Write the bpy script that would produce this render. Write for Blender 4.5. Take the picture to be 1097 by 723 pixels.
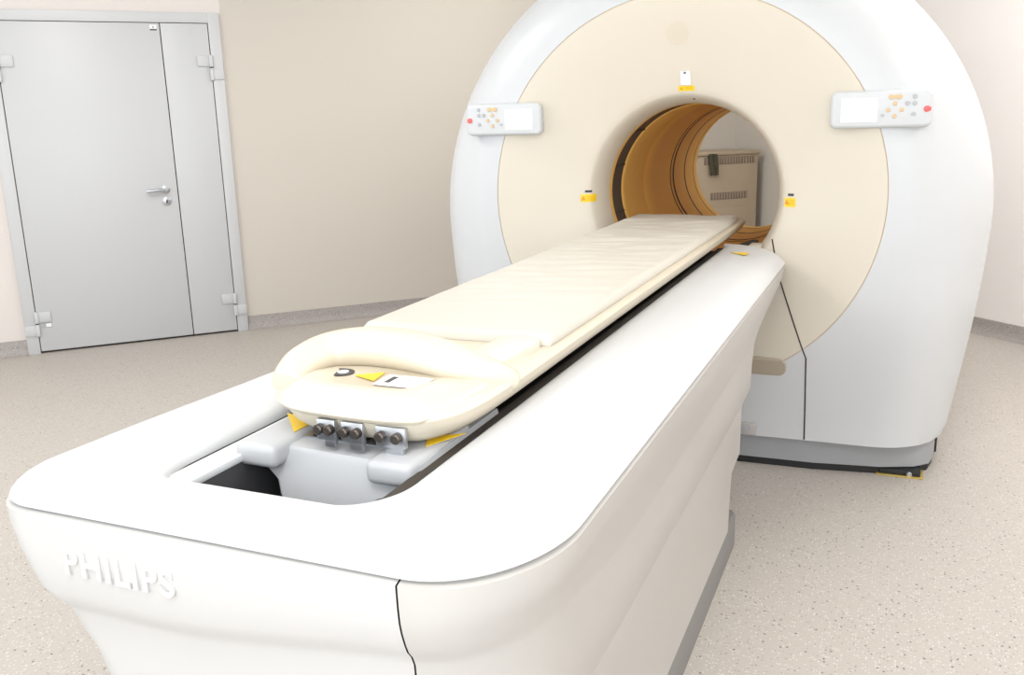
import bpy, bmesh, math, random
from mathutils import Vector, Matrix, noise
random.seed(7)
for o in list(bpy.data.objects):
    bpy.data.objects.remove(o)
scn = bpy.context.scene
COL = scn.collection
PI = math.pi

# ------------------------------------------------------------------ camera
# world: Y = table axis towards the gantry, X = right, Z = up, metres; camera stands at (0, 0, 1.4)
F_PX = 973.4
PITCH, ROLL, YAW = math.radians(13.543), math.radians(-1.571), math.radians(23.204)
fw = Vector((-math.sin(YAW)*math.cos(PITCH), math.cos(YAW)*math.cos(PITCH), -math.sin(PITCH)))
rt = Vector((math.cos(YAW), math.sin(YAW), 0))
up = rt.cross(fw)
r2 = rt*math.cos(ROLL) + up*math.sin(ROLL)
u2 = up*math.cos(ROLL) - rt*math.sin(ROLL)
cam_d = bpy.data.cameras.new('camera')
cam_d.sensor_fit = 'HORIZONTAL'
cam_d.sensor_width = 36.0
cam_d.lens = 36.0*F_PX/1097.0
cam_d.clip_start = 0.05
cam = bpy.data.objects.new('camera', cam_d)
cam.matrix_world = Matrix(((r2.x, u2.x, -fw.x, 0), (r2.y, u2.y, -fw.y, 0), (r2.z, u2.z, -fw.z, 1.4), (0, 0, 0, 1)))
COL.objects.link(cam)
scn.camera = cam

# ------------------------------------------------------------------ world, lights, exposure
world = bpy.data.worlds.new('world')
scn.world = world
world.use_nodes = True
world.node_tree.nodes['Background'].inputs[0].default_value = (0.85, 0.93, 1.0, 1)
world.node_tree.nodes['Background'].inputs[1].default_value = 1.0
scn.view_settings.view_transform = 'Standard'
scn.view_settings.look = 'None'
scn.view_settings.gamma = 1.0
scn.view_settings.use_curve_mapping = False
scn.view_settings.exposure = 0.0

# room frame: corner behind the gantry, U along the door wall, V along the right wall
AZ = math.radians(43.2)
DU = Vector((-math.sin(AZ), -math.cos(AZ), 0))     # from the corner along the door wall
DV = Vector((math.cos(AZ), -math.sin(AZ), 0))      # from the corner along the right wall, also the door wall's normal
_dp = Vector((-4.66, 4.53, 0)); _rp = Vector((0.61, 6.24, 0))
CORNER = _rp + DV*((_dp - _rp).dot(DV))
ROOM_U, ROOM_V, ROOM_H = 8.2, 7.6, 3.0
def room(u, v, z=0.0):
    return CORNER + DU*u + DV*v + Vector((0, 0, z))
U_OF = lambda p: (Vector(p) - CORNER).dot(DU)

def area(name, loc, direction, sx, sy, watts, color):
    l = bpy.data.lights.new(name, 'AREA')
    l.shape = 'RECTANGLE'; l.size = sx; l.size_y = sy; l.energy = watts; l.color = color
    o = bpy.data.objects.new(name, l)
    o.location = loc
    o.rotation_euler = Vector(direction).to_track_quat('-Z', 'Y').to_euler()
    COL.objects.link(o)
    return o
# added area lights in unseen windows, and the unseen ceiling lights
area('added_window_light', room(ROOM_U - 0.06, 4.1, 1.65), -DU, 3.6, 1.9, 45, (0.93, 0.97, 1.0))
area('added_window_light', room(6.1, ROOM_V - 0.06, 1.65), -DV, 3.6, 1.9, 92, (0.93, 0.97, 1.0))
for uu, vv, watts in ((1.3, 3.9, 46), (1.6, 6.4, 54), (5.4, 2.3, 51), (5.2, 6.2, 38), (2.4, 1.5, 30)):  # added overhead, placed and powered to brighten bore, walls and floor
    area('added_ceiling_light', room(uu, vv, ROOM_H - 0.06), (0, 0, -1), 1.15, 1.15, watts, (1.0, 0.975, 0.945))

# ------------------------------------------------------------------ materials
def mat(name, col, rough=0.5, metal=0.0, spec=0.5, coat=0.0, var=0.0, vscale=6.0, emit=0.0, bump=0.0, bscale=200.0):
    m = bpy.data.materials.new(name); m.use_nodes = True
    nt = m.node_tree; b = nt.nodes['Principled BSDF']
    b.inputs['Base Color'].default_value = (*col, 1)
    b.inputs['Roughness'].default_value = rough
    b.inputs['Metallic'].default_value = metal
    b.inputs['Specular IOR Level'].default_value = spec
    b.inputs['Coat Weight'].default_value = coat
    if emit:
        b.inputs['Emission Color'].default_value = (*col, 1); b.inputs['Emission Strength'].default_value = emit
    tc = nt.nodes.new('ShaderNodeTexCoord')
    if var:
        n = nt.nodes.new('ShaderNodeTexNoise'); n.inputs['Scale'].default_value = vscale; n.inputs['Detail'].default_value = 4
        r = nt.nodes.new('ShaderNodeMapRange')
        r.inputs['To Min'].default_value = 1 - var; r.inputs['To Max'].default_value = 1 + var
        h = nt.nodes.new('ShaderNodeHueSaturation'); h.inputs['Color'].default_value = (*col, 1)
        nt.links.new(tc.outputs['Object'], n.inputs['Vector'])
        nt.links.new(n.outputs['Fac'], r.inputs['Value'])
        nt.links.new(r.outputs['Result'], h.inputs['Value'])
        nt.links.new(h.outputs['Color'], b.inputs['Base Color'])
    if bump:
        n2 = nt.nodes.new('ShaderNodeTexNoise'); n2.inputs['Scale'].default_value = bscale
        bp = nt.nodes.new('ShaderNodeBump'); bp.inputs['Strength'].default_value = bump; bp.inputs['Distance'].default_value = 0.002
        nt.links.new(tc.outputs['Object'], n2.inputs['Vector'])
        nt.links.new(n2.outputs['Fac'], bp.inputs['Height'])
        nt.links.new(bp.outputs['Normal'], b.inputs['Normal'])
    return m

def speckle_mat(name, base, dark, light, rough=0.45):
    """beige vinyl flooring with a fine terrazzo fleck"""
    m = bpy.data.materials.new(name); m.use_nodes = True
    nt = m.node_tree; b = nt.nodes['Principled BSDF']; L = nt.links
    b.inputs['Roughness'].default_value = rough; b.inputs['Specular IOR Level'].default_value = 0.35
    tc = nt.nodes.new('ShaderNodeTexCoord')
    def flecks(scale, lo, hi, keep):
        v = nt.nodes.new('ShaderNodeTexVoronoi'); v.inputs['Scale'].default_value = scale
        r = nt.nodes.new('ShaderNodeMapRange'); r.inputs['From Min'].default_value = lo; r.inputs['From Max'].default_value = hi
        r.inputs['To Min'].default_value = 1; r.inputs['To Max'].default_value = 0
        s = nt.nodes.new('ShaderNodeSeparateColor')
        g = nt.nodes.new('ShaderNodeMath'); g.operation = 'LESS_THAN'; g.inputs[1].default_value = keep
        mu = nt.nodes.new('ShaderNodeMath'); mu.operation = 'MULTIPLY'
        L.new(tc.outputs['Object'], v.inputs['Vector']); L.new(v.outputs['Distance'], r.inputs['Value'])
        L.new(v.outputs['Color'], s.inputs['Color']); L.new(s.outputs['Red'], g.inputs[0])
        L.new(r.outputs['Result'], mu.inputs[0]); L.new(g.outputs[0], mu.inputs[1])
        return mu.outputs[0]
    n = nt.nodes.new('ShaderNodeTexNoise'); n.inputs['Scale'].default_value = 150; n.inputs['Detail'].default_value = 3
    L.new(tc.outputs['Object'], n.inputs['Vector'])
    rmp = nt.nodes.new('ShaderNodeMapRange'); rmp.inputs['From Min'].default_value = .3; rmp.inputs['From Max'].default_value = .7
    L.new(n.outputs['Fac'], rmp.inputs['Value'])
    def mix(fac, a, bcol):
        mx = nt.nodes.new('ShaderNodeMix'); mx.data_type = 'RGBA'
        if hasattr(a, 'is_linked'): L.new(a, mx.inputs[6])
        else: mx.inputs[6].default_value = (*a, 1)
        mx.inputs[7].default_value = (*bcol, 1)
        L.new(fac, mx.inputs[0]); return mx.outputs[2]
    c = mix(rmp.outputs['Result'], base, tuple(x*0.91 for x in base))
    c = mix(flecks(130, .25, .45, .30), c, light)
    c = mix(flecks(105, .20, .36, .22), c, tuple((x+y)/2 for x, y in zip(base, dark)))
    c = mix(flecks(62, .16, .24, .20), c, dark)
    L.new(c, b.inputs['Base Color'])
    return m

M = {}
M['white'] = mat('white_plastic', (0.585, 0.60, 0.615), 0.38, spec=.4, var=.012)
M['white_shaded'] = mat('white_plastic_shaded', (0.475, 0.457, 0.432), 0.42, spec=.4, var=.012)  # darker warm copy of the white; the table side's shading is in the colour
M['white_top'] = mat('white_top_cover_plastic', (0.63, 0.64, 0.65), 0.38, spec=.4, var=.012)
M['white_end_lit'] = mat('white_end_panel_lit', (0.525, 0.515, 0.50), 0.42, spec=.4, var=.012)  # lighter copy of the table white; the end's stronger light is in the colour
M['cream'] = mat('cream_plastic', (0.67, 0.615, 0.52), 0.42, spec=.35, var=.012)
M['cream_bed'] = mat('cream_cradle_plastic', (0.64, 0.575, 0.46), 0.40, spec=.4, var=.012)
M['recess_shade'] = mat('tan_grey_recess_shade', (0.40, 0.34, 0.265), 0.5, spec=.3, var=.02)  # recess shade painted as a tan-grey colour
M['tan'] = mat('tan_bore_plastic', (0.97, 0.60, 0.165), 0.6, spec=.2, var=.02)
M['mattress'] = mat('cream_vinyl', (0.61, 0.577, 0.512), 0.5, spec=.35, var=.015, bump=.15, bscale=350)
M['brown_window'] = mat('brown_scan_window', (0.10, 0.075, 0.06), 0.6, spec=.15, var=.1)
M['black'] = mat('black_rubber', (0.012, 0.012, 0.013), 0.6, var=.1)
M['gap'] = mat('shadow_gap_rubber', (0.045, 0.036, 0.028), 0.8, var=.1)
M['grey_base'] = mat('grey_painted_steel', (0.33, 0.34, 0.355), 0.45, var=.03)
M['grey_skirt'] = mat('grey_rubber_skirt', (0.20, 0.195, 0.19), 0.5, var=.04)
M['dark_cavity'] = mat('dark_grey_sheet_metal', (0.085, 0.085, 0.09), 0.5, metal=.2, var=.05)
M['light_grey'] = mat('light_grey_plastic', (0.45, 0.46, 0.475), 0.45, var=.015)
M['steel'] = mat('brushed_steel', (0.50, 0.52, 0.55), 0.3, metal=.85, var=.05, vscale=60)
M['bolt'] = mat('dark_bolt_metal', (0.09, 0.075, 0.065), 0.35, metal=.7, var=.1)
M['yellow'] = mat('yellow_sticker', (0.90, 0.60, 0.02), 0.45, var=.02)
M['ink'] = mat('dark_ink', (0.05, 0.05, 0.055), 0.5, var=.05)
M['orange_ink'] = mat('orange_ink', (0.75, 0.30, 0.02), 0.5, var=.05)
M['paper'] = mat('white_label_paper', (0.85, 0.86, 0.90), 0.5, var=.01)
M['screen'] = mat('pale_display', (0.93, 0.94, 0.95), 0.15, var=.005)
M['amber'] = mat('amber_button', (0.62, 0.45, 0.25), 0.4, var=.02)
M['grey_btn'] = mat('grey_button', (0.42, 0.42, 0.45), 0.4, var=.02)
M['red'] = mat('red_stop_button', (0.70, 0.13, 0.13), 0.35, var=.02)
M['door'] = mat('white_door_paint', (0.54, 0.55, 0.56), 0.4, var=.012, vscale=2)
M['door_frame'] = mat('white_frame_paint', (0.56, 0.57, 0.58), 0.42, var=.01)
M['cabinet'] = mat('beige_cabinet_metal', (0.42, 0.335, 0.24), 0.5, var=.03)
M['grille'] = mat('dark_grille', (0.20, 0.155, 0.12), 0.6, var=.1)
M['olive'] = mat('dark_olive_cloth', (0.06, 0.055, 0.03), 0.8, var=.2, vscale=30)
M['brass'] = mat('yellow_brass', (0.60, 0.45, 0.12), 0.35, metal=.6, var=.05)
M['navy'] = mat('dark_navy_pad', (0.02, 0.028, 0.035), 0.5, var=.1)
M['ceiling'] = mat('white_ceiling_paint', (0.82, 0.82, 0.81), 0.8, var=.01)
M['floor'] = speckle_mat('speckled_vinyl', (0.48, 0.44, 0.40), (0.14, 0.115, 0.10), (0.60, 0.58, 0.55))
M['cove'] = speckle_mat('speckled_vinyl_cove', (0.36, 0.33, 0.315), (0.11, 0.09, 0.085), (0.48, 0.455, 0.445))

def wall_two_tone(name, c1, c2, axis, at):
    """two colours meeting at a straight edge: c1 below `at` metres along `axis`, c2 beyond it"""
    m = mat(name, c1, 0.75, spec=.2)
    nt = m.node_tree; L = nt.links; b = nt.nodes['Principled BSDF']
    g = nt.nodes.new('ShaderNodeNewGeometry')
    d = nt.nodes.new('ShaderNodeVectorMath'); d.operation = 'DOT_PRODUCT'; d.inputs[1].default_value = axis
    L.new(g.outputs['Position'], d.inputs[0])
    t = nt.nodes.new('ShaderNodeMath'); t.operation = 'GREATER_THAN'
    t.inputs[1].default_value = at + CORNER.dot(Vector(axis))
    L.new(d.outputs['Value'], t.inputs[0])
    n = nt.nodes.new('ShaderNodeTexNoise'); n.inputs['Scale'].default_value = 1.5
    mx = nt.nodes.new('ShaderNodeMix'); mx.data_type = 'RGBA'
    mx.inputs[6].default_value = (*c1, 1); mx.inputs[7].default_value = (*c2, 1)
    L.new(t.outputs[0], mx.inputs[0])
    r = nt.nodes.new('ShaderNodeMapRange'); r.inputs['To Min'].default_value = .985; r.inputs['To Max'].default_value = 1.015
    L.new(n.outputs['Fac'], r.inputs['Value'])
    h = nt.nodes.new('ShaderNodeHueSaturation')
    L.new(mx.outputs[2], h.inputs['Color']); L.new(r.outputs['Result'], h.inputs['Value'])
    L.new(h.outputs['Color'], b.inputs['Base Color'])
    return m
BEIGE = (0.60, 0.56, 0.50); PINK = (0.72, 0.67, 0.64); PALE = (0.88, 0.855, 0.84)

# ------------------------------------------------------------------ mesh helpers (all coordinates are world metres)
ORG = {}
def thing(name, loc, label, cat, group=None, kind=None):
    o = bpy.data.objects.new(name, None)
    o.empty_display_size = 0.1
    o.location = loc; COL.objects.link(o)
    ORG[o] = Vector(loc)
    tag(o, label, cat, group, kind)
    return o
def tag(o, label, cat=None, group=None, kind=None):
    o['label'] = label
    if cat: o['category'] = cat
    if group: o['group'] = group
    if kind: o['kind'] = kind
def mesh(name, verts, faces, m, parent=None, smooth=True, angle=35, origin=None):
    org = ORG[parent] if parent is not None else Vector(origin if origin is not None else (0, 0, 0))
    me = bpy.data.meshes.new(name)
    me.from_pydata([tuple(Vector(v) - org) for v in verts], [], faces)
    bm = bmesh.new(); bm.from_mesh(me)
    bmesh.ops.recalc_face_normals(bm, faces=bm.faces)
    if smooth:
        for f in bm.faces: f.smooth = True
        ca = math.radians(angle)
        for e in bm.edges:
            if len(e.link_faces) == 2 and e.calc_face_angle(0) > ca: e.smooth = False
    bm.to_mesh(me); bm.free()
    me.materials.append(m)
    o = bpy.data.objects.new(name, me); COL.objects.link(o)
    ORG[o] = org
    if parent is not None:
        o.parent = parent
        if parent.type == 'EMPTY' or True:
            o.location = (0, 0, 0)
    else:
        o.location = org
    return o
IDF = (Vector((1, 0, 0)), Vector((0, 1, 0)), Vector((0, 0, 1)))
def boxdata(c, s, fr=IDF, bev=0.0, seg=2):
    """bevelled box: centre c (world), size s along the three axes of fr"""
    bm = bmesh.new()
    bmesh.ops.create_cube(bm, size=1.0)
    for v in bm.verts: v.co = Vector((v.co.x*s[0], v.co.y*s[1], v.co.z*s[2]))
    if bev > 0:
        bmesh.ops.bevel(bm, geom=list(bm.edges), offset=min(bev, min(s)*.49), segments=seg, profile=.5, affect='EDGES')
    c = Vector(c)
    vs = [c + fr[0]*v.co.x + fr[1]*v.co.y + fr[2]*v.co.z for v in bm.verts]
    bm.verts.index_update()
    fs = [[v.index for v in f.verts] for f in bm.faces]
    bm.free()
    return vs, fs
def box(name, c, s, m, parent=None, fr=IDF, bev=0.0, seg=2, **k):
    v, f = boxdata(c, s, fr, bev, seg)
    return mesh(name, v, f, m, parent, **k)
def join(*parts):
    V, Fs = [], []
    for v, f in parts:
        n = len(V); V += list(v); Fs += [[i + n for i in q] for q in f]
    return V, Fs
def loft(rings, closed=True, cap0=False, cap1=False):
    n = len(rings[0]); V = [p for r in rings for p in r]; Fs = []
    for k in range(len(rings) - 1):
        for i in range(n if closed else n - 1):
            j = (i + 1) % n
            Fs.append([k*n + i, k*n + j, (k+1)*n + j, (k+1)*n + i])
    if cap0: Fs.append(list(range(n))[::-1])
    if cap1: Fs.append([(len(rings)-1)*n + i for i in range(n)])
    return V, Fs
def lathe(c, axis, prof, n=32, cap=True):
    """profile list of (distance along axis, radius) turned about axis through c"""
    c = Vector(c); a = Vector(axis).normalized()
    e1 = a.orthogonal().normalized(); e2 = a.cross(e1)
    rings = [[c + a*d + (e1*math.cos(2*PI*i/n) + e2*math.sin(2*PI*i/n))*r for i in range(n)] for d, r in prof]
    return loft(rings, True, cap, cap)
def tube(pts, rad, n=12, closed=False, e_ref=Vector((0, 0, 1)), flat=1.0):
    """tube through pts; rad number or list; flat scales the radius along e_ref"""
    pts = [Vector(p) for p in pts]; rings = []
    for i, p in enumerate(pts):
        a = pts[max(i-1, 0)]; b = pts[min(i+1, len(pts)-1)]
        t = (b - a).normalized()
        e1 = (e_ref - t*e_ref.dot(t)).normalized(); e2 = t.cross(e1)
        r = rad[i] if isinstance(rad, (list, tuple)) else rad
        rings.append([p + e1*(math.cos(2*PI*k/n)*r*flat) + e2*(math.sin(2*PI*k/n)*r) for k in range(n)])
    return loft(rings, True, True, True)
def arc(cx, cy, r, a0, a1, n):
    return [(cx + r*math.cos(math.radians(a0 + (a1-a0)*i/n)), cy + r*math.sin(math.radians(a0 + (a1-a0)*i/n))) for i in range(n + 1)]
def rrect(x0, x1, y0, y1, rn, rf=None, n=8):
    """rounded rectangle outline, counter-clockwise from the near left corner; rn near corners, rf far ones"""
    rf = rn if rf is None else rf
    return (arc(x0+rn, y0+rn, rn, 180, 270, n) + arc(x1-rn, y0+rn, rn, 270, 360, n)
            + arc(x1-rf, y1-rf, rf, 0, 90, n) + arc(x0+rf, y1-rf, rf, 90, 180, n))
def prism(pts, d0, d1):
    """pts: world points of a planar outline; extruded between offsets d0 and d1 (vectors)"""
    a = [Vector(p) + Vector(d0) for p in pts]; b = [Vector(p) + Vector(d1) for p in pts]
    return loft([a, b], True, True, True)
def smoothstep(t):
    t = max(0.0, min(1.0, t)); return t*t*(3 - 2*t)
def catmull(pts, n):
    P = [Vector(p) for p in pts]; out = []
    for i in range(len(P) - 1):
        p0 = P[max(i-1, 0)]; p1 = P[i]; p2 = P[i+1]; p3 = P[min(i+2, len(P)-1)]
        for k in range(n):
            t = k/n
            out.append(0.5*((2*p1) + (p2-p0)*t + (2*p0-5*p1+4*p2-p3)*t*t + (3*p1-p0-3*p2+p3)*t**3))
    out.append(P[-1]); return out

# ------------------------------------------------------------------ the room
def quad_slab(name, a, b, thick_dir, t, z0, z1, m, **tags):
    a = Vector(a); b = Vector(b); td = Vector(thick_dir)*t
    pts = [a, b, b + td, a + td]
    v, f = loft([[Vector((p.x, p.y, z0)) for p in pts], [Vector((p.x, p.y, z1)) for p in pts]], True, True, True)
    o = mesh(name, v, f, m, smooth=False, origin=(a + b)/2 + Vector((0, 0, z0)))
    return o
T = 0.12
fl = [room(-T, -T), room(ROOM_U+T, -T), room(ROOM_U+T, ROOM_V+T), room(-T, ROOM_V+T)]
v, f = loft([[p + Vector((0, 0, -.1)) for p in fl], fl], True, True, True)
tag(mesh('floor', v, f, M['floor'], smooth=False, origin=room(4, 3.7)), 'beige speckled vinyl floor', 'floor', kind='structure')
v, f = loft([[p + Vector((0, 0, ROOM_H)) for p in fl], [p + Vector((0, 0, ROOM_H + .1)) for p in fl]], True, True, True)
tag(mesh('ceiling', v, f, M['ceiling'], smooth=False, origin=room(4, 3.7, ROOM_H)), 'white painted ceiling above the scanner', 'ceiling', kind='structure')

# door measurements along the door wall (u runs away from the corner)
UL = U_OF((-5.074, 4.073, 0)); UR = U_OF((-4.241, 4.982, 0))     # leaf edges
UM = U_OF((-4.437, 4.766, 0))
FRW = 0.075; DOOR_H = 2.05
U_FR = UR - FRW
M['wall_l'] = wall_two_tone('door_wall_paint', BEIGE, PINK, tuple(DU), U_FR - .015)
M['wall_r'] = wall_two_tone('right_wall_corner_shade', BEIGE, PALE, tuple(DV), 1.6)  # beige near the corner paints in the shade behind the gantry
M['wall_p'] = mat('pale_wall_paint', PALE, 0.75, spec=.2, var=.012, vscale=1.5)
# the door wall is built around the doorway
dw = quad_slab('wall_left', room(-T, 0), room(ROOM_U + T, 0), -DV, T, 0, ROOM_H, M['wall_l'])
tag(dw, 'beige painted wall beside the white door', 'wall', kind='structure')
tag(quad_slab('wall_right', room(0, 0), room(0, ROOM_V + T), -DU, T, 0, ROOM_H, M['wall_r']), 'pale wall behind the scanner housing', 'wall', kind='structure')
RF = (DU, DV, Vector((0, 0, 1)))
WZ0, WZ1 = 0.65, 2.65
def window_wall(name, wname, p_fn, length, mid, out, label, wlabel):
    """wall with an opening and an added, unseen window frame for its area light; p_fn(t) walks along the wall"""
    w0, w1 = mid - 1.9, mid + 1.9
    parts = []
    for (a, b, za, zb) in ((0, w0, 0, ROOM_H), (w1, length, 0, ROOM_H), (w0, w1, 0, WZ0), (w0, w1, WZ1, ROOM_H)):
        pts = [p_fn(a), p_fn(b), p_fn(b) + out*T, p_fn(a) + out*T]
        parts.append(loft([[p + Vector((0, 0, za)) for p in pts], [p + Vector((0, 0, zb)) for p in pts]], True, True, True))
    v, f = join(*parts)
    tag(mesh(name, v, f, M['wall_p'], smooth=False, origin=p_fn(mid)), label, 'wall', kind='structure')
    win = thing(wname, p_fn(mid) + Vector((0, 0, WZ0)), wlabel, 'window', kind='structure')
    al = (p_fn(1) - p_fn(0)).normalized(); fr_ = (al, out, Vector((0, 0, 1)))
    for t in (w0 + .03, mid - .63, mid + .63, w1 - .03):
        box('added_window_frame', p_fn(t) + out*.06 + Vector((0, 0, (WZ0 + WZ1)/2)), (.06, .06, WZ1 - WZ0), M['door_frame'], win, fr_, .006)
    for zz in (WZ0 + .03, WZ1 - .03):
        box('added_window_frame', p_fn(mid) + out*.06 + Vector((0, 0, zz)), (w1 - w0, .055, .06), M['door_frame'], win, fr_, .006)
window_wall('wall_window', 'added_window_1', lambda t: room(ROOM_U, t), ROOM_V, 4.1, DU, 'pale wall with an added window at right angles to the door wall', 'unseen white framed window added for light from the left')
window_wall('wall_back', 'added_window_2', lambda t: room(t, ROOM_V), ROOM_U, 6.1, DV, 'pale wall with an added window opposite the door', 'unseen white framed window added for light from behind')

# coved skirting of the same vinyl
def cove(name, pa, pb, nrm, label):
    h, d = 0.095, 0.05
    prof = [(0, 0.0), (d*1.2, 0.0), (d*.75, .006), (d*.42, .022), (d*.25, .05), (.006, h - .002), (0, h)]
    rings = []
    for p in (Vector(pa), Vector(pb)):
        rings.append([p + Vector(nrm)*a + Vector((0, 0, z)) for a, z in prof])
    v, f = loft(rings, True, True, True)
    o = mesh(name, v, f, M['cove'], origin=(Vector(pa) + Vector(pb))/2, angle=50)
    tag(o, label, 'baseboard', kind='structure')
cove('baseboard_left', room(0.02, .001), room(U_FR - .001, .001), DV, 'speckled cove skirting between the door and the corner')
cove('baseboard_door', room(UL + FRW + .001, .001), room(ROOM_U - .01, .001), DV, 'speckled cove skirting beyond the door hinges')
cove('baseboard_right', room(.001, 0.02), room(.001, ROOM_V - .01), DU, 'speckled cove skirting behind the scanner')

# ------------------------------------------------------------------ the door
dr = thing('door_1', room((UL + UR)/2, 0), 'white double-leaf door with lever handle and exposed hinges', 'door', kind='structure')
def dbox(name, u0, u1, z0, z1, v0, v1, m, parent, bev=.002):
    return box(name, room((u0+u1)/2, (v0+v1)/2, (z0+z1)/2), (abs(u1-u0), abs(v1-v0), abs(z1-z0)), m, parent, RF, bev)
fr = dbox('door_frame', UR - FRW, UR - .004, 0, DOOR_H + .068, .0, .034, M['door_frame'], dr)
dbox('door_frame', UL + .004, UL + FRW, 0, DOOR_H + .068, .0, .034, M['door_frame'], dr)
dbox('door_frame', UR - .004, UL + .004, DOOR_H + .004, DOOR_H + .068, .0, .034, M['door_frame'], dr)
dbox('door_gap', UR - .004, UL + .004, 0.0, DOOR_H + .004, .001, .012, M['gap'], dr, 0)
leaf = dbox('door_leaf', UM + .003, UL - .001, .014, DOOR_H, .012, .030, M['door'], dr)
leaf2 = dbox('door_leaf', UR + .001, UM - .003, .014, DOOR_H, .012, .030, M['door'], dr)
def hinge(u, z, side):
    # upper knuckle with its flap on the leaf, lower one with its flap on the frame
    h = dbox('hinge', u - .012, u + .012, z, z + .075, .030, .052, M['door_frame'], dr, .005)
    dbox('hinge_flap', u, u + side*.085, z + .004, z + .072, .030, .040, M['door'], h, .003)
    dbox('hinge_pin', u - .010, u + .010, z - .006, z, .032, .050, M['ink'], h, 0)
    dbox('hinge_knuckle', u - .012, u + .012, z - .085, z - .006, .030, .050, M['door_frame'], h, .005)
    dbox('hinge_flap', u, u - side*.075, z - .080, z - .012, .034, .042, M['door_frame'], h, .003)
for z in (.20, 1.78):
    hinge(UR, z, 1); hinge(UL, z, -1)
hu, hz = UM + .075, 1.005
hd = mesh('door_handle', *join(lathe(room(hu, .030, hz), DV, [(0, .026), (.008, .026), (.010, .022)], 24),
        lathe(room(hu, .038, hz), DV, [(0, .010), (.030, .010), (.034, .008)], 16),
        tube([room(hu, .062, hz), room(hu + .03, .066, hz), room(hu + .12, .064, hz - .004)], [.011, .011, .009], 12)), M['steel'], leaf)
lk = mesh('lock_rosette', *lathe(room(hu, .030, hz - .075), DV, [(0, .026), (.008, .026), (.010, .022)], 24), M['steel'], leaf)
dbox('keyhole', hu - .005, hu + .005, hz - .088, hz - .064, .0405, .0415, M['ink'], leaf, 0)
st = dbox('door_sticker', UM + .02, UM + .06, DOOR_H - .045, DOOR_H - .012, .030, .0308, M['paper'], leaf, 0)
dbox('sticker_print', UM + .02, UM + .06, DOOR_H - .045, DOOR_H - .036, .0308, .0312, M['ink'], leaf, 0)
dbox('sticker_print', UM + .034, UM + .046, DOOR_H - .032, DOOR_H - .018, .0308, .0312, M['grey_btn'], leaf, 0)
dbox('door_sticker', UL - .085, UL - .025, .165, .20, .030, .0308, M['grey_btn'], leaf, 0)
dbox('sticker_print', UL - .080, UL - .050, .172, .193, .0308, .0312, M['paper'], leaf, 0)

# ------------------------------------------------------------------ cabinet seen through the bore
cab = thing('equipment_cabinet', room(.40, .22), 'beige metal cabinet with two vent grilles seen through the scanner bore', 'cabinet')
CU0, CU1, CV = .08, .72, .42
body = box('body', room((CU0+CU1)/2, .01 + CV/2, .54), (CU1-CU0, CV - .02, 1.06), M['cabinet'], cab, RF, .008)
box('top_cap', room((CU0+CU1)/2, .01 + CV/2, 1.085), (CU1-CU0 + .02, CV + .01, .03), M['cabinet'], cab, RF, .008)
for (z0, z1, ua, ub) in ((1.00, 1.055, CU0 + .03, CU1 - .11), (.72, .775, CU0 + .10, CU1 - .18)):
    g = box('vent_grille', room((ua+ub)/2, CV, (z0+z1)/2), (ub - ua, .006, z1 - z0), M['grille'], cab, RF, .001)
    k = 0
    uu = ua + .012
    while uu < ub - .005:
        box('grille_bar', room(uu, CV + .004, (z0+z1)/2), (.006, .006, z1 - z0 - .006), M['cabinet'], g, RF)
        uu += .027
box('door_panel', room((CU0+CU1)/2 + .03, CV + .001, .40), (CU1-CU0 - .12, .006, .5), M['cabinet'], cab, RF, .002)
side = thing('low_cabinet', room(1.02, .20), 'lower beige cabinet with shelf edge beside the vented cabinet', 'cabinet')
box('body', room(1.02, .19, .50), (.56, .34, 1.0), M['cabinet'], side, RF, .008)
box('top_board', room(1.02, .19, 1.03), (.58, .36, .06), M['cabinet'], side, RF, .008)
# hanging dark cloth on the cabinet's front
cl_pts = []
gl = []
for j in range(9):
    z = 1.085 - j*.021
    row = []
    for i in range(7):
        u = .545 + (i - 3)*.012*(1 + .05*j*.3) - j*.002
        row.append(room(u, CV + .032 + .006*math.sin(i*1.7 + j*.4), z))
    gl.append(row)
v, f = loft(gl, False)
back = [p - DV*.006 for p in v]
n0 = len(v)
f = f + [[i + n0 for i in q][::-1] for q in f]
ring = [i for i in range(7)] + [j*7 + 6 for j in range(1, 9)] + [8*7 + i for i in range(5, -1, -1)] + [j*7 for j in range(7, 0, -1)]
f += [[ring[i], ring[(i+1) % len(ring)], ring[(i+1) % len(ring)] + n0, ring[i] + n0] for i in range(len(ring))]
tag(mesh('hanging_cloth', v + back, f, M['olive'], origin=room(.545, CV, .92)), 'dark olive cloth hanging on the vented cabinet', 'cloth')

# ------------------------------------------------------------------ the scanner gantry
GX, GZ = -0.785, 1.09            # bore axis
RD = 0.745                       # radius of the cream disc
Y0 = 3.465
ZB = 0.135
gan = thing('scanner_gantry', (GX, 4.5, 0), 'large white ring-shaped scanner housing with cream bore funnel', 'scanner')
def half_w(z):
    return 1.11 - .095*(max(0.0, 1.0 - z)/.9)**1.4
def qf(x, z):
    dx = x - GX
    return math.hypot(dx, z - 1.0)/1.11 if z >= 1.0 else abs(dx)/half_w(z)
def yface(x, z):
    q = min(qf(x, z), 1.0)
    r = math.hypot(x - GX, z - GZ)
    y = Y0 + .085*smoothstep((.75 - z)/.65)
    if r > .84: y += .05*min(r - .84, .3)
    t = max(0.0, (q - .70)/.30)
    y += .42*(1 - (max(0.0, 1 - t**2.3))**(1/2.3))
    return y
def r_out(th, grow=1.0):
    lo, hi = .5, 2.5
    for _ in range(40):
        m_ = (lo + hi)/2
        x = GX + math.cos(th)*m_; z = GZ + math.sin(th)*m_
        if qf(x, z) > grow or z < ZB: hi = m_
        else: lo = m_
    return lo
NT = 288
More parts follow.
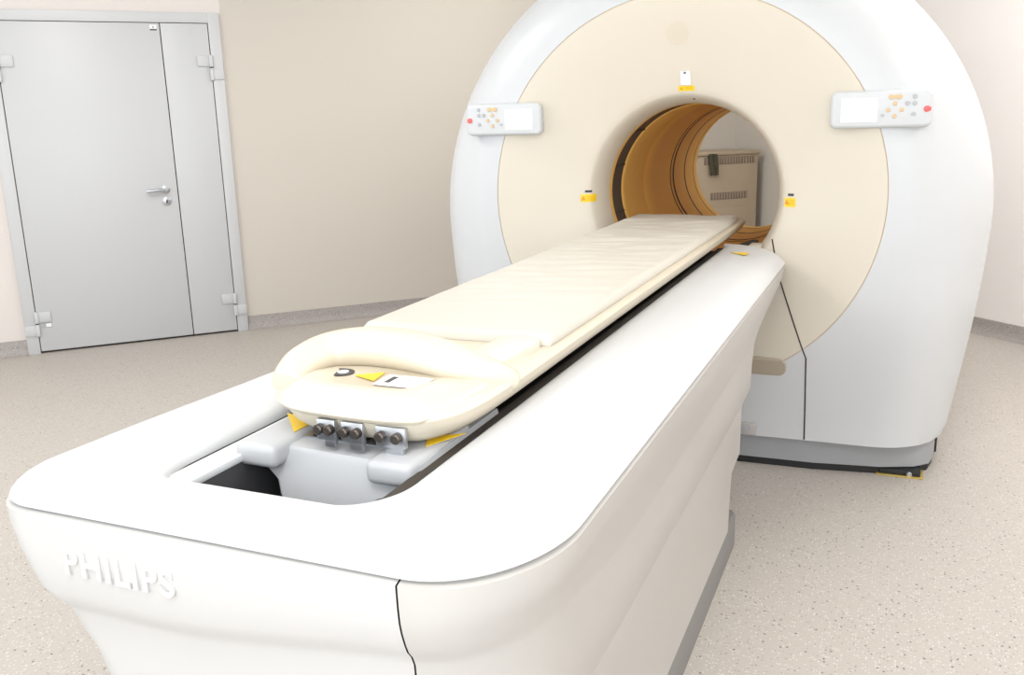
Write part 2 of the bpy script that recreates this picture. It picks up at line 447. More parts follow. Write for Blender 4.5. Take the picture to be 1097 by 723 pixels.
TH = [2*PI*i/NT for i in range(NT)]
ROUT = [r_out(t) for t in TH]
S = [1 - (1 - k/26)**2.0 for k in range(27)]
rings = [[Vector((GX + math.cos(t)*(RD + .003), yface(GX + math.cos(t)*RD, GZ + math.sin(t)*RD) + .008, GZ + math.sin(t)*(RD + .003))) for t in TH]]
for s in S:
    ring = []
    for t, ro in zip(TH, ROUT):
        r = (RD + .003) + (ro - RD - .003)*s
        x = GX + math.cos(t)*r; z = GZ + math.sin(t)*r
        ring.append(Vector((x, yface(x, z), z)))
    rings.append(ring)
YB = 4.42
last = rings[-1]
for y in (None, YB):
    rings.append([Vector((p.x, (p.y + .03 if y is None else y), p.z)) for p in last])
v, f = loft(rings)
mesh('front_cover', v, f, M['white'], gan, angle=45)
# rear cover, a touch wider, with a rounded back
def scaled(ring, k, y):
    return [Vector((GX + (p.x - GX)*k, y, max(ZB, GZ + (p.z - GZ)*k))) for p in ring]
rr = [scaled(last, k, y) for k, y in ((.96, 4.43), (1.008, 4.43), (1.012, 4.45), (1.008, 5.2), (.97, 5.40), (.90, 5.50))]
rr.append([Vector((GX + math.cos(t)*.55, 5.53, GZ + math.sin(t)*.55)) for t in TH])
rr.append([Vector((GX + math.cos(t)*.40, 5.56, GZ + math.sin(t)*.40)) for t in TH])
mesh('rear_cover', *loft(rr), M['white_shaded'], gan, angle=45)
# the cream funnel
R1 = .388
def ydish(x, z):
    dx, dz = x - GX, z - GZ
    r = math.hypot(dx, dz)
    if r >= RD: return yface(x, z)
    ye = yface(GX + dx/max(r, 1e-6)*RD, GZ + dz/max(r, 1e-6)*RD)
    y1 = 3.575
    if r >= R1:
        return ye + (y1 - ye)*((RD - r)/(RD - R1))**1.25
    a = min(1.0, (R1 - r)/(R1 - .35))
    return y1 + .028*a + .135*(1 - math.sqrt(max(0, 1 - a*a)))
rs = [RD, RD] + [RD - (RD - R1)*k/18 for k in range(1, 19)] + [R1 - (R1 - .35)*(1 - (1 - k/10)**2) for k in range(1, 11)]
rings = []
for i, r in enumerate(rs):
    rings.append([Vector((GX + math.cos(t)*r, ydish(GX + math.cos(t)*min(r, RD - 1e-5), GZ + math.sin(t)*min(r, RD - 1e-5)) + (.008 if i == 0 else 0), GZ + math.sin(t)*r)) for t in TH])
mesh('bore_funnel', *loft(rings), M['cream'], gan, angle=60)
sr = [[Vector((GX + math.cos(t)*r, yface(GX + math.cos(t)*RD, GZ + math.sin(t)*RD) + .004, GZ + math.sin(t)*r)) for t in TH] for r in (RD - .001, RD + .004)]
mesh('funnel_seam', *loft(sr), M['amber'], gan)
# bore liners along the axis: (name, material, profile of (y, r))
def liner(name, prof, m):
    N = 96
    rg = [[Vector((GX + math.cos(2*PI*i/N)*r, y, GZ + math.sin(2*PI*i/N)*r)) for i in range(N)] for y, r in prof]
    return mesh(name, *loft(rg), m, gan, angle=40)
liner('bore_lip', [(3.735, .352), (3.775, .350), (3.785, .352)], M['tan'])
liner('scan_window', [(3.785, .353), (3.925, .353)], M['brown_window'])
liner('bore_liner', [(3.925, .354), (3.93, .350), (3.97, .350), (4.30, .352), (4.304, .357)], M['tan'])
liner('bore_liner', [(4.304, .356), (4.312, .3525), (4.5, .362), (4.66, .366), (4.80, .360), (4.845, .352), (4.847, .36)], M['tan'])
liner('liner_gasket', [(4.843, .3515), (4.862, .3515)], M['gap'])
liner('bore_liner', [(4.862, .36), (4.864, .352), (4.905, .352), (4.907, .36)], M['tan'])
liner('liner_gasket', [(4.905, .3515), (4.937, .3515)], M['gap'])
liner('bore_liner', [(4.935, .36), (4.937, .352), (5.18, .350), (5.182, .358)], M['tan'])
liner('liner_gasket', [(5.18, .3495), (5.202, .3495)], M['gap'])
liner('bore_liner', [(5.20, .358), (5.202, .351), (5.42, .350), (5.422, .355)], M['tan'])
liner('liner_gasket', [(5.42, .3495), (5.432, .3495)], M['gap'])
liner('bore_liner', [(5.43, .355), (5.432, .350), (5.53, .352), (5.55, .365), (5.56, .40)], M['tan'])
# small joint marks across the scan window
for a in (163, 196, 135):
    c = Vector((GX + math.cos(math.radians(a))*.351, 3.855, GZ + math.sin(math.radians(a))*.351))
    e = Vector((-math.sin(math.radians(a)), 0, math.cos(math.radians(a))))
    rd = Vector((math.cos(math.radians(a)), 0, math.sin(math.radians(a))))
    box('window_joint', c, (.14, .006, .003), M['black'], gan, (Vector((0, 1, 0)), e, rd))

def patch(name, poly_fn, x0, x1, z0, z1, m, parent, off=.0015, nx=6, nz=4):
    """thin sheet lying on the front surface over a rectangle"""
    rows = [[Vector((x0 + (x1-x0)*i/nx, 0, z0 + (z1-z0)*j/nz)) for i in range(nx + 1)] for j in range(nz + 1)]
    fr_ = [[Vector((p.x, ydish(p.x, p.z) - off, p.z)) for p in r] for r in rows]
    bk_ = [[Vector((p.x, ydish(p.x, p.z) + .002, p.z)) for p in r] for r in rows]
    v1, f1 = loft(fr_, False); v2, f2 = loft(bk_, False)
    n0 = len(v1); V = v1 + v2; Fs = f1 + [[i + n0 for i in q][::-1] for q in f2]
    w = nx + 1
    ring = list(range(w)) + [j*w + nx for j in range(1, nz + 1)] + [nz*w + i for i in range(nx - 1, -1, -1)] + [j*w for j in range(nz - 1, 0, -1)]
    Fs += [[ring[i], ring[(i+1) % len(ring)], ring[(i+1) % len(ring)] + n0, ring[i] + n0] for i in range(len(ring))]
    return mesh(name, V, Fs, m, parent, angle=30)
def tri_on_face(name, cx_, cz_, s, m, parent, off):
    pts = [(cx_ - s, cz_ - s*.8), (cx_ + s, cz_ - s*.8), (cx_, cz_ + s)]
    P = [Vector((x, ydish(x, z) - off, z)) for x, z in pts]
    return mesh(name, *prism(P, (0, 0, 0), (0, .001, 0)), m, parent, smooth=False)
def laser_sticker(x, z, w, h):
    s = patch('laser_sticker', None, x - w/2, x + w/2, z - h/2, z + h/2, M['yellow'], gan)
    tri_on_face('warning_triangle', x - w*.30, z, h*.32, M['orange_ink'], s, .0025)
    for k in range(3):
        patch('print_line', None, x - w*.05, x + w*.40, z + h*(.22 - .22*k) - h*.03, z + h*(.22 - .22*k) + h*.03, M['orange_ink'], s, .0022, 2, 1)
laser_sticker(-1.178, 1.075, .052, .031)
patch('laser_slit', None, -1.187, -1.163, 1.098, 1.107, M['ink'], gan, .002, 2, 1)
laser_sticker(-.379, 1.066, .040, .034)
patch('laser_slit', None, -.388, -.366, 1.090, 1.099, M['ink'], gan, .002, 2, 1)
laser_sticker(-.778, 1.494, .062, .019)
hs = patch('laser_housing', None, -.797, -.760, 1.506, 1.556, M['paper'], gan, .006)
patch('laser_slit', None, -.784, -.775, 1.547, 1.553, M['ink'], hs, .0075, 2, 1)
patch('alignment_mark', None, -.762, -.754, 1.452, 1.457, M['ink'], gan, .0015, 2, 1)
# loudspeaker perforation: concentric dots, far too small to pick apart
V, Fs = [], []
for ring_i in range(1, 7):
    rr_ = .0065*ring_i
    n = 6*ring_i
    for i in range(n):
        a = 2*PI*i/n
        x = -.80 + rr_*math.cos(a); z = 1.69 + rr_*math.sin(a)
        b0 = len(V)
        for k in range(6):
            xx = x + .0013*math.cos(k*PI/3); zz = z + .0013*math.sin(k*PI/3)
            V.append(Vector((xx, ydish(xx, zz) - .0012, zz)))
        Fs.append([b0 + k for k in range(6)])
sp = mesh('speaker_perforation', V, Fs, M['amber'], gan, smooth=False); sp['kind'] = 'stuff'
# seams of the lower centre cover, both sides
for sgn in (1, -1):
    path = [(.345, .925 - GZ), (.375, .80 - GZ), (.497, .486 - GZ), (.500, ZB + .003 - GZ)]
    dense = []
    for (xa, za), (xb, zb) in zip(path[:-1], path[1:]):
        for k in range(14):
            dense.append((GX + sgn*(xa + (xb-xa)*k/14), GZ + za + (zb-za)*k/14))
    dense.append((GX + sgn*path[-1][0], GZ + path[-1][1]))
    L_ = [Vector((x - .0028, ydish(x - .0028, z) - .0015, z)) for x, z in dense]
    R_ = [Vector((x + .0028, ydish(x + .0028, z) - .0015, z)) for x, z in dense]
    Lb = [p + Vector((0, .006, 0)) for p in L_]; Rb = [p + Vector((0, .006, 0)) for p in R_]
    mesh('cover_seam', *loft([[a, b, c, d] for a, b, c, d in zip(L_, R_, Rb, Lb)], True, True, True), M['gap'], gan, smooth=False)
# dark flush patch standing in for a shaded recess low on the funnel
recess_outline = []
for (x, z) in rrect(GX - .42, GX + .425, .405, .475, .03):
    recess_outline.append((x, z))
fo = [Vector((x, ydish(x, z) - .002, z)) for x, z in recess_outline]
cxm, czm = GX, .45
fi = [Vector((cxm + (x - cxm)*.985, ydish(x, z) - .004, czm + (z - czm)*.86)) for x, z in recess_outline]
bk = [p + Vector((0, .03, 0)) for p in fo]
mesh('recess_shade_patch', *loft([bk, fo, fi], True, False, True), M['recess_shade'], gan, smooth=False)
# control panels
def control_panel(sgn):
    xc = GX + sgn*.703; zc = 1.397; w, h = .325, .125
    yb, yf = 3.565, 3.440
    outl = lambda ins: [(xc + (x - xc), z) for x, z in rrect(xc - w/2 + ins, xc + w/2 - ins, zc - h/2 + ins, zc + h/2 - ins, max(.004, .022 - ins), n=6)]
    rings = [[Vector((x, y, z)) for x, z in outl(i)] for i, y in ((.012, yb), (.006, yf + .035), (0, yf + .014), (.002, yf + .006), (.007, yf + .001), (.012, yf))]
    p = mesh('control_panel', *loft(rings, True, True, True), M['white'], gan, angle=40)
    s = -sgn                                     # screen towards the bore, keys outside
    box('display', (xc + s*.068, yf - .0005, zc - .002), (.118, .004, .080), M['screen'], p, bev=.003)
    def key(dx, dz, m, r=.0072):
        mesh('key', *lathe((xc + dx, yf + .002, zc + dz), (0, -1, 0), [(0, r), (.004, r), (.0055, r*.8)], 16), m, p)
    k0 = -s*.046
    for dx, dz in ((0, .018), (-.021, -.003), (.021, -.003), (0, -.024)):
        key(k0 + dx, dz, M['amber'])
    mesh('rocker_key', *join(lathe((xc + k0 - .013, yf + .002, zc + .040), (0, -1, 0), [(0, .0085), (.004, .0085), (.0055, .007)], 16),
         lathe((xc + k0 + .013, yf + .002, zc + .040), (0, -1, 0), [(0, .0085), (.004, .0085), (.0055, .007)], 16),
         boxdata((xc + k0, yf, zc + .040), (.026, .006, .012))), M['amber'], p)
    for dx, dz in ((-s*.107, .040), (-s*.085, .018), (-s*.107, .018), (-s*.105, -.018)):
        key(dx, dz, M['grey_btn'])
    key(s*-.008, -.020, M['grey_btn'], .005)
    cxb = xc - s*.146
    mesh('stop_button', *lathe((cxb, yf + .004, zc - .002), (0, -1, 0), [(0, .0135), (.003, .0135), (.003, .0105), (.006, .0105), (.008, .007)], 20), M['red'], p)
control_panel(-1); control_panel(1)
# grey plinth, its black foot strip and fittings
def plinth(ins, z0, z1, bev=0):
    o = []
    pts = [(-1.735, 5.25), (-1.765, 4.6), (-1.765, 4.0), (-1.74, 3.82), (-1.70, 3.73), (-1.58, 3.655), (-1.3, 3.605), (-.785, 3.59),
           (-.25, 3.603), (.0, 3.64), (.12, 3.685), (.175, 3.74), (.195, 3.84), (.195, 4.0), (.195, 4.6), (.165, 5.25)]
    cx_, cy_ = GX, 4.45
    for x, y in pts:
        dx, dy = x - cx_, y - cy_
        o.append((cx_ + dx*(1 - ins/1.0), cy_ + dy*(1 - ins/.85)))
    return [[Vector((x, y, z0)) for x, y in o], [Vector((x, y, z1)) for x, y in o]]
a, b = plinth(0, .030, .16)
mesh('plinth', *loft([a, b], True, True, True), M['grey_base'], gan, angle=40)
a, b = plinth(.006, 0, .030)
mesh('foot_strip', *loft([a, b], True, True, True), M['black'], gan, angle=40)
box('end_strip', (.198, 3.87, .095), (.012, .035, .11), M['black'], gan, bev=.003)
ft = box('levelling_foot', (.07, 3.690, .014), (.15, .10, .022), M['black'], gan, bev=.003)
box('foot_edge', (.07, 3.688, .003), (.17, .118, .005), M['brass'], ft, bev=.001)
mesh('foot_bolt', *lathe((.105, 3.648, .012), (0, -1, 0), [(0, .011), (.01, .011), (.012, .008)], 6), M['steel'], ft)
sk = box('socket_plate', (-.497, 3.545, .165), (.055, .012, .05), M['white_shaded'], gan, bev=.003)
mesh('socket_outlet', *lathe((-.50, 3.541, .172), (0, -1, 0), [(0, .012), (.003, .012), (.003, .008)], 16), M['grey_btn'], sk)

# ------------------------------------------------------------------ the patient table
TX = -0.808
tbl = thing('patient_table', (TX, 2.1, 0), 'long white patient table with cream sliding cradle in front of the scanner', 'table')
def mir(x): return 2*TX - x
# body: stacked outlines; (z, right x, near y, near corner radius, far y)
LV = [(.8490, -.388, .898, .22, 3.50), (.8425, -.3725, .878, .22, 3.515), (.81, -.375, .879, .22, 3.475), (.775, -.382, .881, .22, 3.36), (.74, -.390, .885, .22, 3.18),
      (.71, -.396, .891, .22, 3.07), (.692, -.399, .897, .22, 3.045), (.680, -.402, .906, .22, 3.04), (.665, -.404, .912, .22, 3.03), (.60, -.408, .918, .22, 3.02),
      (.51, -.414, .928, .22, 3.05), (.495, -.420, .930, .22, 3.03), (.485, -.4215, .932, .22, 2.92), (.32, -.426, .95, .22, 2.94), (.30, -.429, .952, .22, 2.81),
      (.20, -.430, .96, .22, 2.79), (.105, -.432, .965, .22, 2.79)]
XS = (-.5428, -.5400)      # slit between the end panel and the side cover
def left_in(z):
    # the near left corner draws in towards the foot
    return -.034 + .006*smoothstep((.82 - z)/.12) + .022*smoothstep((.705 - z)/.04) + .055*smoothstep((.66 - z)/.10)
def outline(xr, yn, rn, yf, z, rf=.09):
    xl = mir(xr) + left_in(z); rl = .085
    o = arc(xr - rf, yf - rf, rf, 90, 0, 6)
    o += [(xr, yf - rf - (yf - rf - yn - rn)*k/10) for k in range(1, 10)]
    rx = xr - XS[1] - .002
    o += [(xr - rx + math.cos(math.radians(a))*rx, yn + rn + math.sin(math.radians(a))*rn) for a in [-90*k/16 for k in range(17)]]
    o += [(XS[1], yn), (XS[0], yn)]
    n = 12
    xe = xl + rl
    o += [(XS[0] + (xe - XS[0])*k/n, yn) for k in range(1, n)]
    o += arc(xl + rl, yn + rl, rl, -90, -180, 16)
    xl2 = mir(xr)
    o += [(xl + (xl2 - xl)*smoothstep(k/5), yn + rl + (yf - rf - yn - rl)*k/10) for k in range(1, 10)]
    o += arc(xl2 + rf, yf - rf, rf, 180, 90, 6)
    return o
OL = []
for z, xr, yn, rn, yf in LV:
    # the shaped lower edge of the end panel climbs towards the right-hand corner
    wz = smoothstep((.825 - z)/.14) if z > .68 else smoothstep((z - .45)/.22)
    OL.append([Vector((x, y, z + wz*.05*smoothstep((x + .98)/.52)*(1 - smoothstep((y - 1.0)/.5)))) for x, y in outline(xr, yn, rn, yf, z)])
n = len(OL[0])
i_slit = 7 + 9 + 17          # index of the vertex at XS[1]
i_left = i_slit + 1 + 12 + 8
faces_side, faces_end = [], []
LEDGE = 6                    # end panel reaches down to this level
for k in range(len(OL) - 1):
    for i in range(n):
        j = (i + 1) % n
        q = [k*n + i, k*n + j, (k+1)*n + j, (k+1)*n + i]
        if i == i_slit: continue
        if i_slit < i < i_slit + 1 + 12 + 16: faces_end.append(q)
        else: faces_side.append(q)
Vall = [p for r in OL for p in r]
def sub(name, faces, m):
    used = sorted({i for q in faces for i in q}); mp = {o_: k for k, o_ in enumerate(used)}
    return mesh(name, [Vall[i] for i in used], [[mp[i] for i in q] for q in faces], m, tbl, angle=32)
sub('side_cover', faces_side, M['white_shaded'])
sub('end_panel', faces_end, M['white_end_lit'])
inner = [[Vector((TX + (p.x - TX)*.965, 2.2 + (p.y - 2.2)*.985, p.z + (.004 if k == 0 else 0))) for p in r] for k, r in enumerate(OL)]
mesh('inner_frame', *loft(inner, True, False, True), M['gap'], tbl, angle=32)
# grey skirt on the floor
sk_o = [(x, y) for x, y in rrect(mir(-.431), -.431, 1.0, 2.862, .17, .03)]
mesh('skirt', *loft([[Vector((x, y, 0)) for x, y in sk_o], [Vector((x, y, .108)) for x, y in sk_o],
     [Vector((TX + (x - TX)*.985, 1.93 + (y - 1.93)*.993, .118)) for x, y in sk_o]], True, True, True), M['grey_skirt'], tbl, angle=40)
# top cover: a U that runs round the opening
XI_R = -.607
def upath():
    inn, out = [], []
    ri, ro, rx = .05, .22, .164
    XO = -.374; YN = .882; YI = .940
    # far edge
    for k in range(6):
        t = k/6; inn.append((XI_R, 3.49 - .0*t)); out.append((XI_R + .006 + (XO - .10 - XI_R - .006)*t, 3.535))
    a = arc(XO - .10, 3.435, .10, 90, 0, 10)
    for k, p in enumerate(a):
        inn.append((XI_R, 3.49 - .06*(k+1)/11)); out.append(p)
    for k in range(1, 24):
        t = k/24; inn.append((XI_R, 3.43 - (3.43 - YI - ri*2.2)*t)); out.append((XO, 3.435 - (3.435 - YN - ro)*t))
    a = [(XO - rx + math.cos(math.radians(-5*k))*rx, YN + ro + math.sin(math.radians(-5*k))*ro) for k in range(19)]; b = arc(XI_R - ri*1.6, YI + ri*2.2, 1, 0, -90, 18)
    for p, q in zip(a, b):
        cxq, cyq = XI_R - ri*1.6, YI + ri*2.2
        inn.append((cxq + (q[0] - cxq)*ri*1.6, cyq + (q[1] - cyq)*ri*2.2)); out.append(p)
    xa_i, xa_o = XI_R - ri*1.6, XO - rx
    for k in range(1, 12):
        t = k/24; inn.append((xa_i + (mir(xa_i) - xa_i)*t, YI)); out.append((xa_o + (mir(xa_o) - xa_o)*t, YN))
    mid = ((TX, YI), (TX, YN))
    I = inn + [mid[0]] + [(mir(x), y) for x, y in inn[::-1]]
    left = [(mir(x), y) for x, y in out[::-1]]
    # the near left corner is tighter and stands a little proud
    xl, rl = mir(XO) - .032, .085
    k0 = 11                                   # samples of the near edge, then the corner arc
    for k in range(k0):
        t = (k + 1)/(k0 + 1); left[k] = (TX + (xl + rl - TX)*t, YN)
    a = arc(xl + rl, YN + rl, rl, -90, -180, 18)
    for k in range(19): left[k0 + k] = a[k]
    ys = YN + rl; ye = 3.435
    for k in range(23):
        t = (k + 1)/24; left[k0 + 19 + k] = (xl + (mir(XO) - xl)*smoothstep(t*4), ys + (ye - ys)*t)
    O = out + [mid[1]] + left
    return I, O
I, O = upath()
PROF = [(0.0, .872), (0.0, .893), (.02, .902), (.06, .907), (.14, .910), (.28, .9125), (.40, .9115), (.51, .908), (.61, .9055), (.70, .901), (.78, .895), (.85, .8875), (.91, .8785), (.955, .869), (.985, .860), (1.0, .853), (.985, .850), (.93, .850)]
rows = []
for (ix, iy), (ox, oy) in zip(I, O):
    w = math.hypot(ox - ix, oy - iy)
    row = []
    for s, z in PROF:
        k = s
        row.append(Vector((ix + (ox - ix)*k, iy + (oy - iy)*k, z)))
    rows.append(row)
v, f = loft(rows, False)
m_ = len(PROF)
f.append(list(range(m_))); f.append([(len(rows)-1)*m_ + i for i in range(m_)])
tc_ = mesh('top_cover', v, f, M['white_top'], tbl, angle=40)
# yellow sticker at the far end of the cover
def flat_tri(name, p, q, r, z, m, parent, t=.0012):
    P = [Vector((*p, z)), Vector((*q, z)), Vector((*r, z))]
    return mesh(name, *prism(P, (0, 0, 0), (0, 0, t)), m, parent, smooth=False)
s = flat_tri('warning_sticker', (-.545, 3.27), (-.487, 3.225), (-.480, 3.285), .9135, M['yellow'], tc_)
# rails and cavity inside the opening
for sg in (1, -1):
    xo = TX + sg*.187; xi = TX + sg*(.137 if sg < 0 else .166)
    rl = box('inner_rail', ((xo + xi)/2, 2.26, .8815), (abs(xo - xi), 2.60, .013), M['gap' if sg > 0 else 'white'], tbl, bev=.003)
    box('rail_gasket', (TX + sg*.196, 2.26, .862), (.016, 2.62, .04), M['black'], tbl)
    w_ = box('cavity_wall', (TX + sg*(.146 if sg < 0 else .174), 2.26, .785), (.012, 2.60, .178), M['dark_cavity'], tbl)
    for y in (1.03, 1.30):
        mesh('wall_hole', *lathe((TX + sg*(.1405 if sg < 0 else .1685), y, .835), (-sg, 0, 0), [(0, .007), (.0015, .007)], 14), M['black'], w_)
box('cavity_floor', (TX, 2.26, .69), (.32, 2.60, .01), M['dark_cavity'], tbl)
box('cavity_end', (TX, .955, .78), (.38, .012, .19), M['dark_cavity'], tbl)
box('cavity_end', (TX, 3.52, .785), (.38, .012, .19), M['gap'], tbl)
# carriage housing under the cradle
CX = -.800
half = [(.150, .897), (.153, .880), (.140, .862), (.098, .848), (.093, .820), (.055, .795), (.0, .782)]
prof_c = [(CX - x, z) for x, z in half] + [(CX + x*1.08, z) for x, z in half[-2::-1]]
def car_y(x):   # slightly bowed front
    return 1.085 + 1.6*(x - CX - .03)**2
rg = []
cz = .85
for (k, dy, dz) in ((.93, 0.0, -.004), (.985, .004, -.001), (1.0, .014, 0), (1.0, .30, 0)):
    rg.append([Vector((CX + (x - CX)*k, car_y(x) + dy, cz + (z - cz)*k + dz)) for x, z in prof_c])
car = mesh('carriage_housing', *loft(rg, True, True, True), M['light_grey'], tbl, angle=30)
for sg, m1 in ((1, M['light_grey']), (-1, M['light_grey'])):
    box('carriage_shoulder', (CX + sg*.122, 1.20, .887), (.078, .215, .038), m1, car, bev=.011, seg=3)
tr = box('carriage_track', (CX, 1.27, .8985), (.165, .20, .004), M['steel'], car)
for dx in (-.062, -.018, .030, .066):
    box('track_groove', (CX + dx, 1.25, .9012), (.007, .15, .002), M['black'], car)
flat_tri('warning_sticker', (-.968, 1.245), (-.895, 1.165), (-.895, 1.225), .9063, M['yellow'], car)
flat_tri('warning_sticker', (-.672, 1.215), (-.655, 1.175), (-.622, 1.25), .9063, M['yellow'], car)
# cradle
CRL, CRR = -1.022, -.588
_near = catmull([(-1.022, 1.60, 0), (-1.016, 1.44, 0), (-.988, 1.31, 0), (-.945, 1.21, 0), (-.885, 1.150, 0), (-.80, 1.134, 0), (-.665, 1.134, 0), (-.615, 1.175, 0), (-.593, 1.26, 0), (-.588, 1.40, 0)], 5)
CRO = [(p.x, p.y) for p in _near] + arc(CRR - .05, 3.885, .05, 0, 90, 8) + arc(CRL + .05, 3.885, .05, 90, 180, 8)
def cr_out(ins):
    # inset towards the long centre line
    return [(-.805 + (x + .805)*(1 - ins/.217), 2.5 + (y - 2.5)*(1 - ins/1.35)) for x, y in CRO]
rg = [[Vector((x, y, z + .004)) for x, y in cr_out(i)] for i, z in
      ((.055, .905), (.030, .912), (.014, .925), (.004, .942), (0, .954), (.004, .960), (.014, .9625))]
crd = mesh('cradle', *loft(rg, True, True, True), M['cream_bed'], tbl, angle=50)
# end plate of the cradle with its lip
def plate_out(ins):
    base = [(-.958, 1.56), (-.965, 1.40), (-.962, 1.27), (-.952, 1.215), (-.925, 1.165), (-.875, 1.132), (-.80, 1.120), (-.72, 1.118), (-.665, 1.124), (-.637, 1.142),
            (-.622, 1.20), (-.612, 1.30), (-.606, 1.40), (-.618, 1.56)]
    pts = catmull([(x, y, 0) for x, y in base], 5)
    cx_, cy_ = -.79, 1.36
    return [(cx_ + (p.x - cx_)*(1 - ins/.17), cy_ + (p.y - cy_)*(1 - ins/.22)) for p in pts]
rg = []
for i, z in ((.034, .946), (.012, .951), (.002, .957), (.0, .962), (.006, .969), (.020, .978), (.036, .986), (.050, .990), (.064, .990), (.074, .985), (.080, .977)):
    # the rim rises in front of the grip recess only
    rg.append([Vector((x, y, min(z, .977) + max(0, z - .977)*smoothstep((1.34 - y)/.12))) for x, y in plate_out(i)])
pl = mesh('cradle_end_plate', *loft(rg, True, True, True), M['cream_bed'], tbl, angle=60)
# arched grip
gp = catmull([(-.936, 1.205, .975), (-.948, 1.27, .992), (-.934, 1.335, 1.000), (-.88, 1.365, 1.005), (-.81, 1.370, 1.004), (-.74, 1.360, .999), (-.68, 1.350, .990), (-.632, 1.370, .974), (-.600, 1.40, .955)], 8)
rad = [.014 + .032*math.sin(PI*min(1, max(0, (i + 3)/(len(gp) + 5))))**.6 for i in range(len(gp))]
mesh('grip', *tube(gp, rad, 16, flat=.80), M['cream_bed'], pl, angle=70)
# stickers in the grip recess
def disc_on(name, x, y, rx, ry, z, m, parent):
    P = [Vector((x + rx*math.cos(a*PI/12), y + ry*math.sin(a*PI/12), z)) for a in range(24)]
    return mesh(name, *prism(P, (0, 0, 0), (0, 0, .001)), m, parent, smooth=False)
d1 = disc_on('round_sticker', -.878, 1.285, .026, .022, .9785, M['ink'], pl)
disc_on('sticker_mark', -.872, 1.285, .010, .010, .9796, M['paper'], pl)
flat_tri('warning_sticker', (-.842, 1.275), (-.792, 1.255), (-.800, 1.305), .9785, M['yellow'], pl)
ls = box('rating_label', (-.742, 1.266, .979), (.084, .060, .001), M['paper'], pl, smooth=False)
box('label_print', (-.766, 1.268, .9798), (.010, .034, .0006), M['ink'], pl, smooth=False)
for k in range(3):
    box('label_print', (-.735, 1.252 + .013*k, .9798), (.040, .003, .0006), M['grey_btn'], pl, smooth=False)
# arm pad and small wedge behind the plate
pv, pf = [], []
pd = [(-.712, 1.415), (-.640, 1.395), (-.622, 1.50), (-.628, 1.60), (-.70, 1.60)]
pdo = catmull([(x, y, 0) for x, y in pd + pd[:1]], 6)[:-1]
rg = [[Vector((-.665 + (p.x + .665)*k, 1.50 + (p.y - 1.50)*k, z)) for p in pdo] for k, z in ((1.0, .9655), (1.0, .981), (.96, .984), (.90, .985))]
mesh('side_pad', *loft(rg, True, True, True), M['cream'], tbl, angle=50)
mesh('cradle_wedge', *prism([Vector((-.945, 1.50, .966)), Vector((-.905, 1.50, .966)), Vector((-.912, 1.55, .966))], (0, 0, 0), (0, 0, .012)), M['cream'], tbl, smooth=False)
# brackets and bolts on the cradle's end face
def bolt(x, y, z, parent, r=.0085):
    mesh('bolt', *lathe((x, y, z), (0, -1, 0), [(0, r), (.010, r), (.012, r*.75)], 12), M['bolt'], parent)
for xb, wd in ((-.806, .034), (-.758, .040), (-.690, .052)):
    b_ = mesh('bracket', *join(boxdata((xb, 1.133, .933), (wd, .010, .034), bev=.002), boxdata((xb + .004, 1.136, .914), (wd*.6, .010, .022), bev=.002)), M['steel'], tbl, angle=30)
    for dx in (-wd*.27, wd*.27):
        bolt(xb + dx, 1.128, .935, b_)
# tail end of the table towards the bore
pd_ = [Vector((-.640, 3.545, .868)), (-.545, 3.545, .868), (-.535, 3.90, .868), (-.560, 3.90, .868)]
mesh('tail_pad', *prism([Vector(p) for p in pd_], (0, 0, -.02), (0, 0, .010)), M['navy'], tbl, smooth=False)
box('tail_strip', (-.585, 3.545, .872), (.13, .03, .02), M['white'], tbl, bev=.004)
box('tail_block', (-.505, 3.60, .885), (.05, .12, .03), M['cream'], tbl, bev=.008)
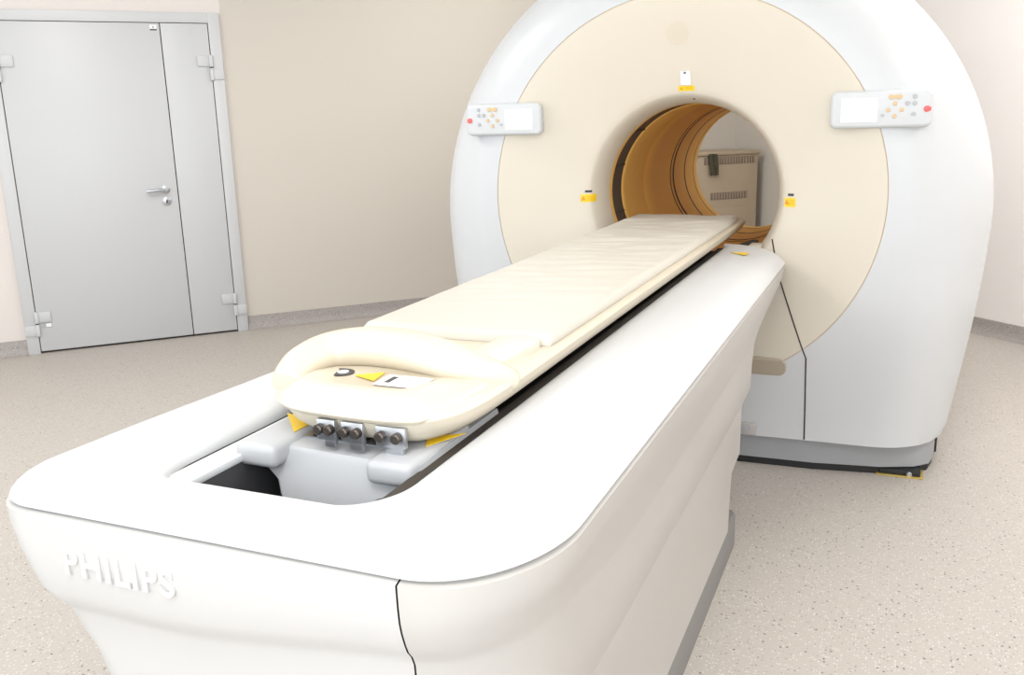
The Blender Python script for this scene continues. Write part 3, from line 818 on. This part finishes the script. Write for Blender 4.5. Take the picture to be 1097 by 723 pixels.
# embossed lettering on the end panel
cu = bpy.data.curves.new('lettering', 'FONT')
cu.body = 'PHILIPS'; cu.size = .058; cu.extrude = .0018; cu.bevel_depth = .0006; cu.space_character = 1.12
cu.offset = .0012
tmp = bpy.data.objects.new('lettering_tmp', cu); COL.objects.link(tmp)
bpy.context.view_layer.update()
me = bpy.data.meshes.new_from_object(tmp.evaluated_get(bpy.context.evaluated_depsgraph_get()))
xs = [q.co.x for q in me.vertices]; zs = [q.co.y for q in me.vertices]
kx = .212/(max(xs) - min(xs)); kz = .044/(max(zs) - min(zs))
V = [Vector((-1.117 + (q.co.x - min(xs))*kx, .8808 - q.co.z, .752 + (q.co.y - min(zs))*kz)) for q in me.vertices]
Fs = [list(p.vertices) for p in me.polygons]
bpy.data.objects.remove(tmp)
mesh('embossed_lettering', V, Fs, M['white_end_lit'], tbl, smooth=False)

# ------------------------------------------------------------------ mattress on the cradle
NX, NY = 44, 200
MX0, MX1, MY0, MY1, MZ0, MZ1 = -1.034, -.604, 1.605, 3.80, .967, .990
def wr(x, y):
    u = (x - MX0)/(MX1 - MX0); w = y*4.2 + x*3.0
    a = noise.noise(Vector((x*3.2, w*1.1, 3.1)))
    b_ = noise.noise(Vector((x*5.0 + y*1.3, y*13.0 - x*4, 9.7)))
    edge = min(1, min(u, 1 - u)*7 + .25)
    fade = smoothstep((y - MY0)/.9)*.85 + .15
    return (a*.0055 + abs(b_)*.0095)*edge*fade
rows = []
for j in range(NY + 1):
    y = MY0 + (MY1 - MY0)*j/NY
    t = j/NY
    ey = min(1.0, min(y - MY0, MY1 - y)/.016)
    row = []
    skew = 0.0
    for i in range(NX + 1):
        x = MX0 + (MX1 - MX0)*i/NX
        ex = min(1.0, min(x - MX0, MX1 - x)/.016)
        e = min(ex, ey)
        z = MZ0 + .008 + (MZ1 - MZ0 - .008)*math.sqrt(max(0, 1 - (1 - e)**2)) + wr(x, y)*e
        row.append(Vector((x, y - .09*(i/NX - .0)*0 + skew, z)))
    rows.append(row)
v, f = loft(rows, False)
w_ = NX + 1; n0 = len(v)
ring = list(range(w_)) + [j*w_ + NX for j in range(1, NY + 1)] + [NY*w_ + i for i in range(NX - 1, -1, -1)] + [j*w_ for j in range(NY - 1, 0, -1)]
low = [Vector((v[i].x*.985 + TX*.015, v[i].y, MZ0)) for i in ring]
v = v + low
f += [[ring[i], ring[(i+1) % len(ring)], n0 + (i+1) % len(ring), n0 + i] for i in range(len(ring))]
f.append([n0 + i for i in range(len(ring))])
mt = mesh('mattress', v, f, M['mattress'], angle=60, origin=(TX, 2.7, MZ0))
tag(mt, 'thin cream vinyl mattress with soft creases lying on the table cradle', 'mattress')
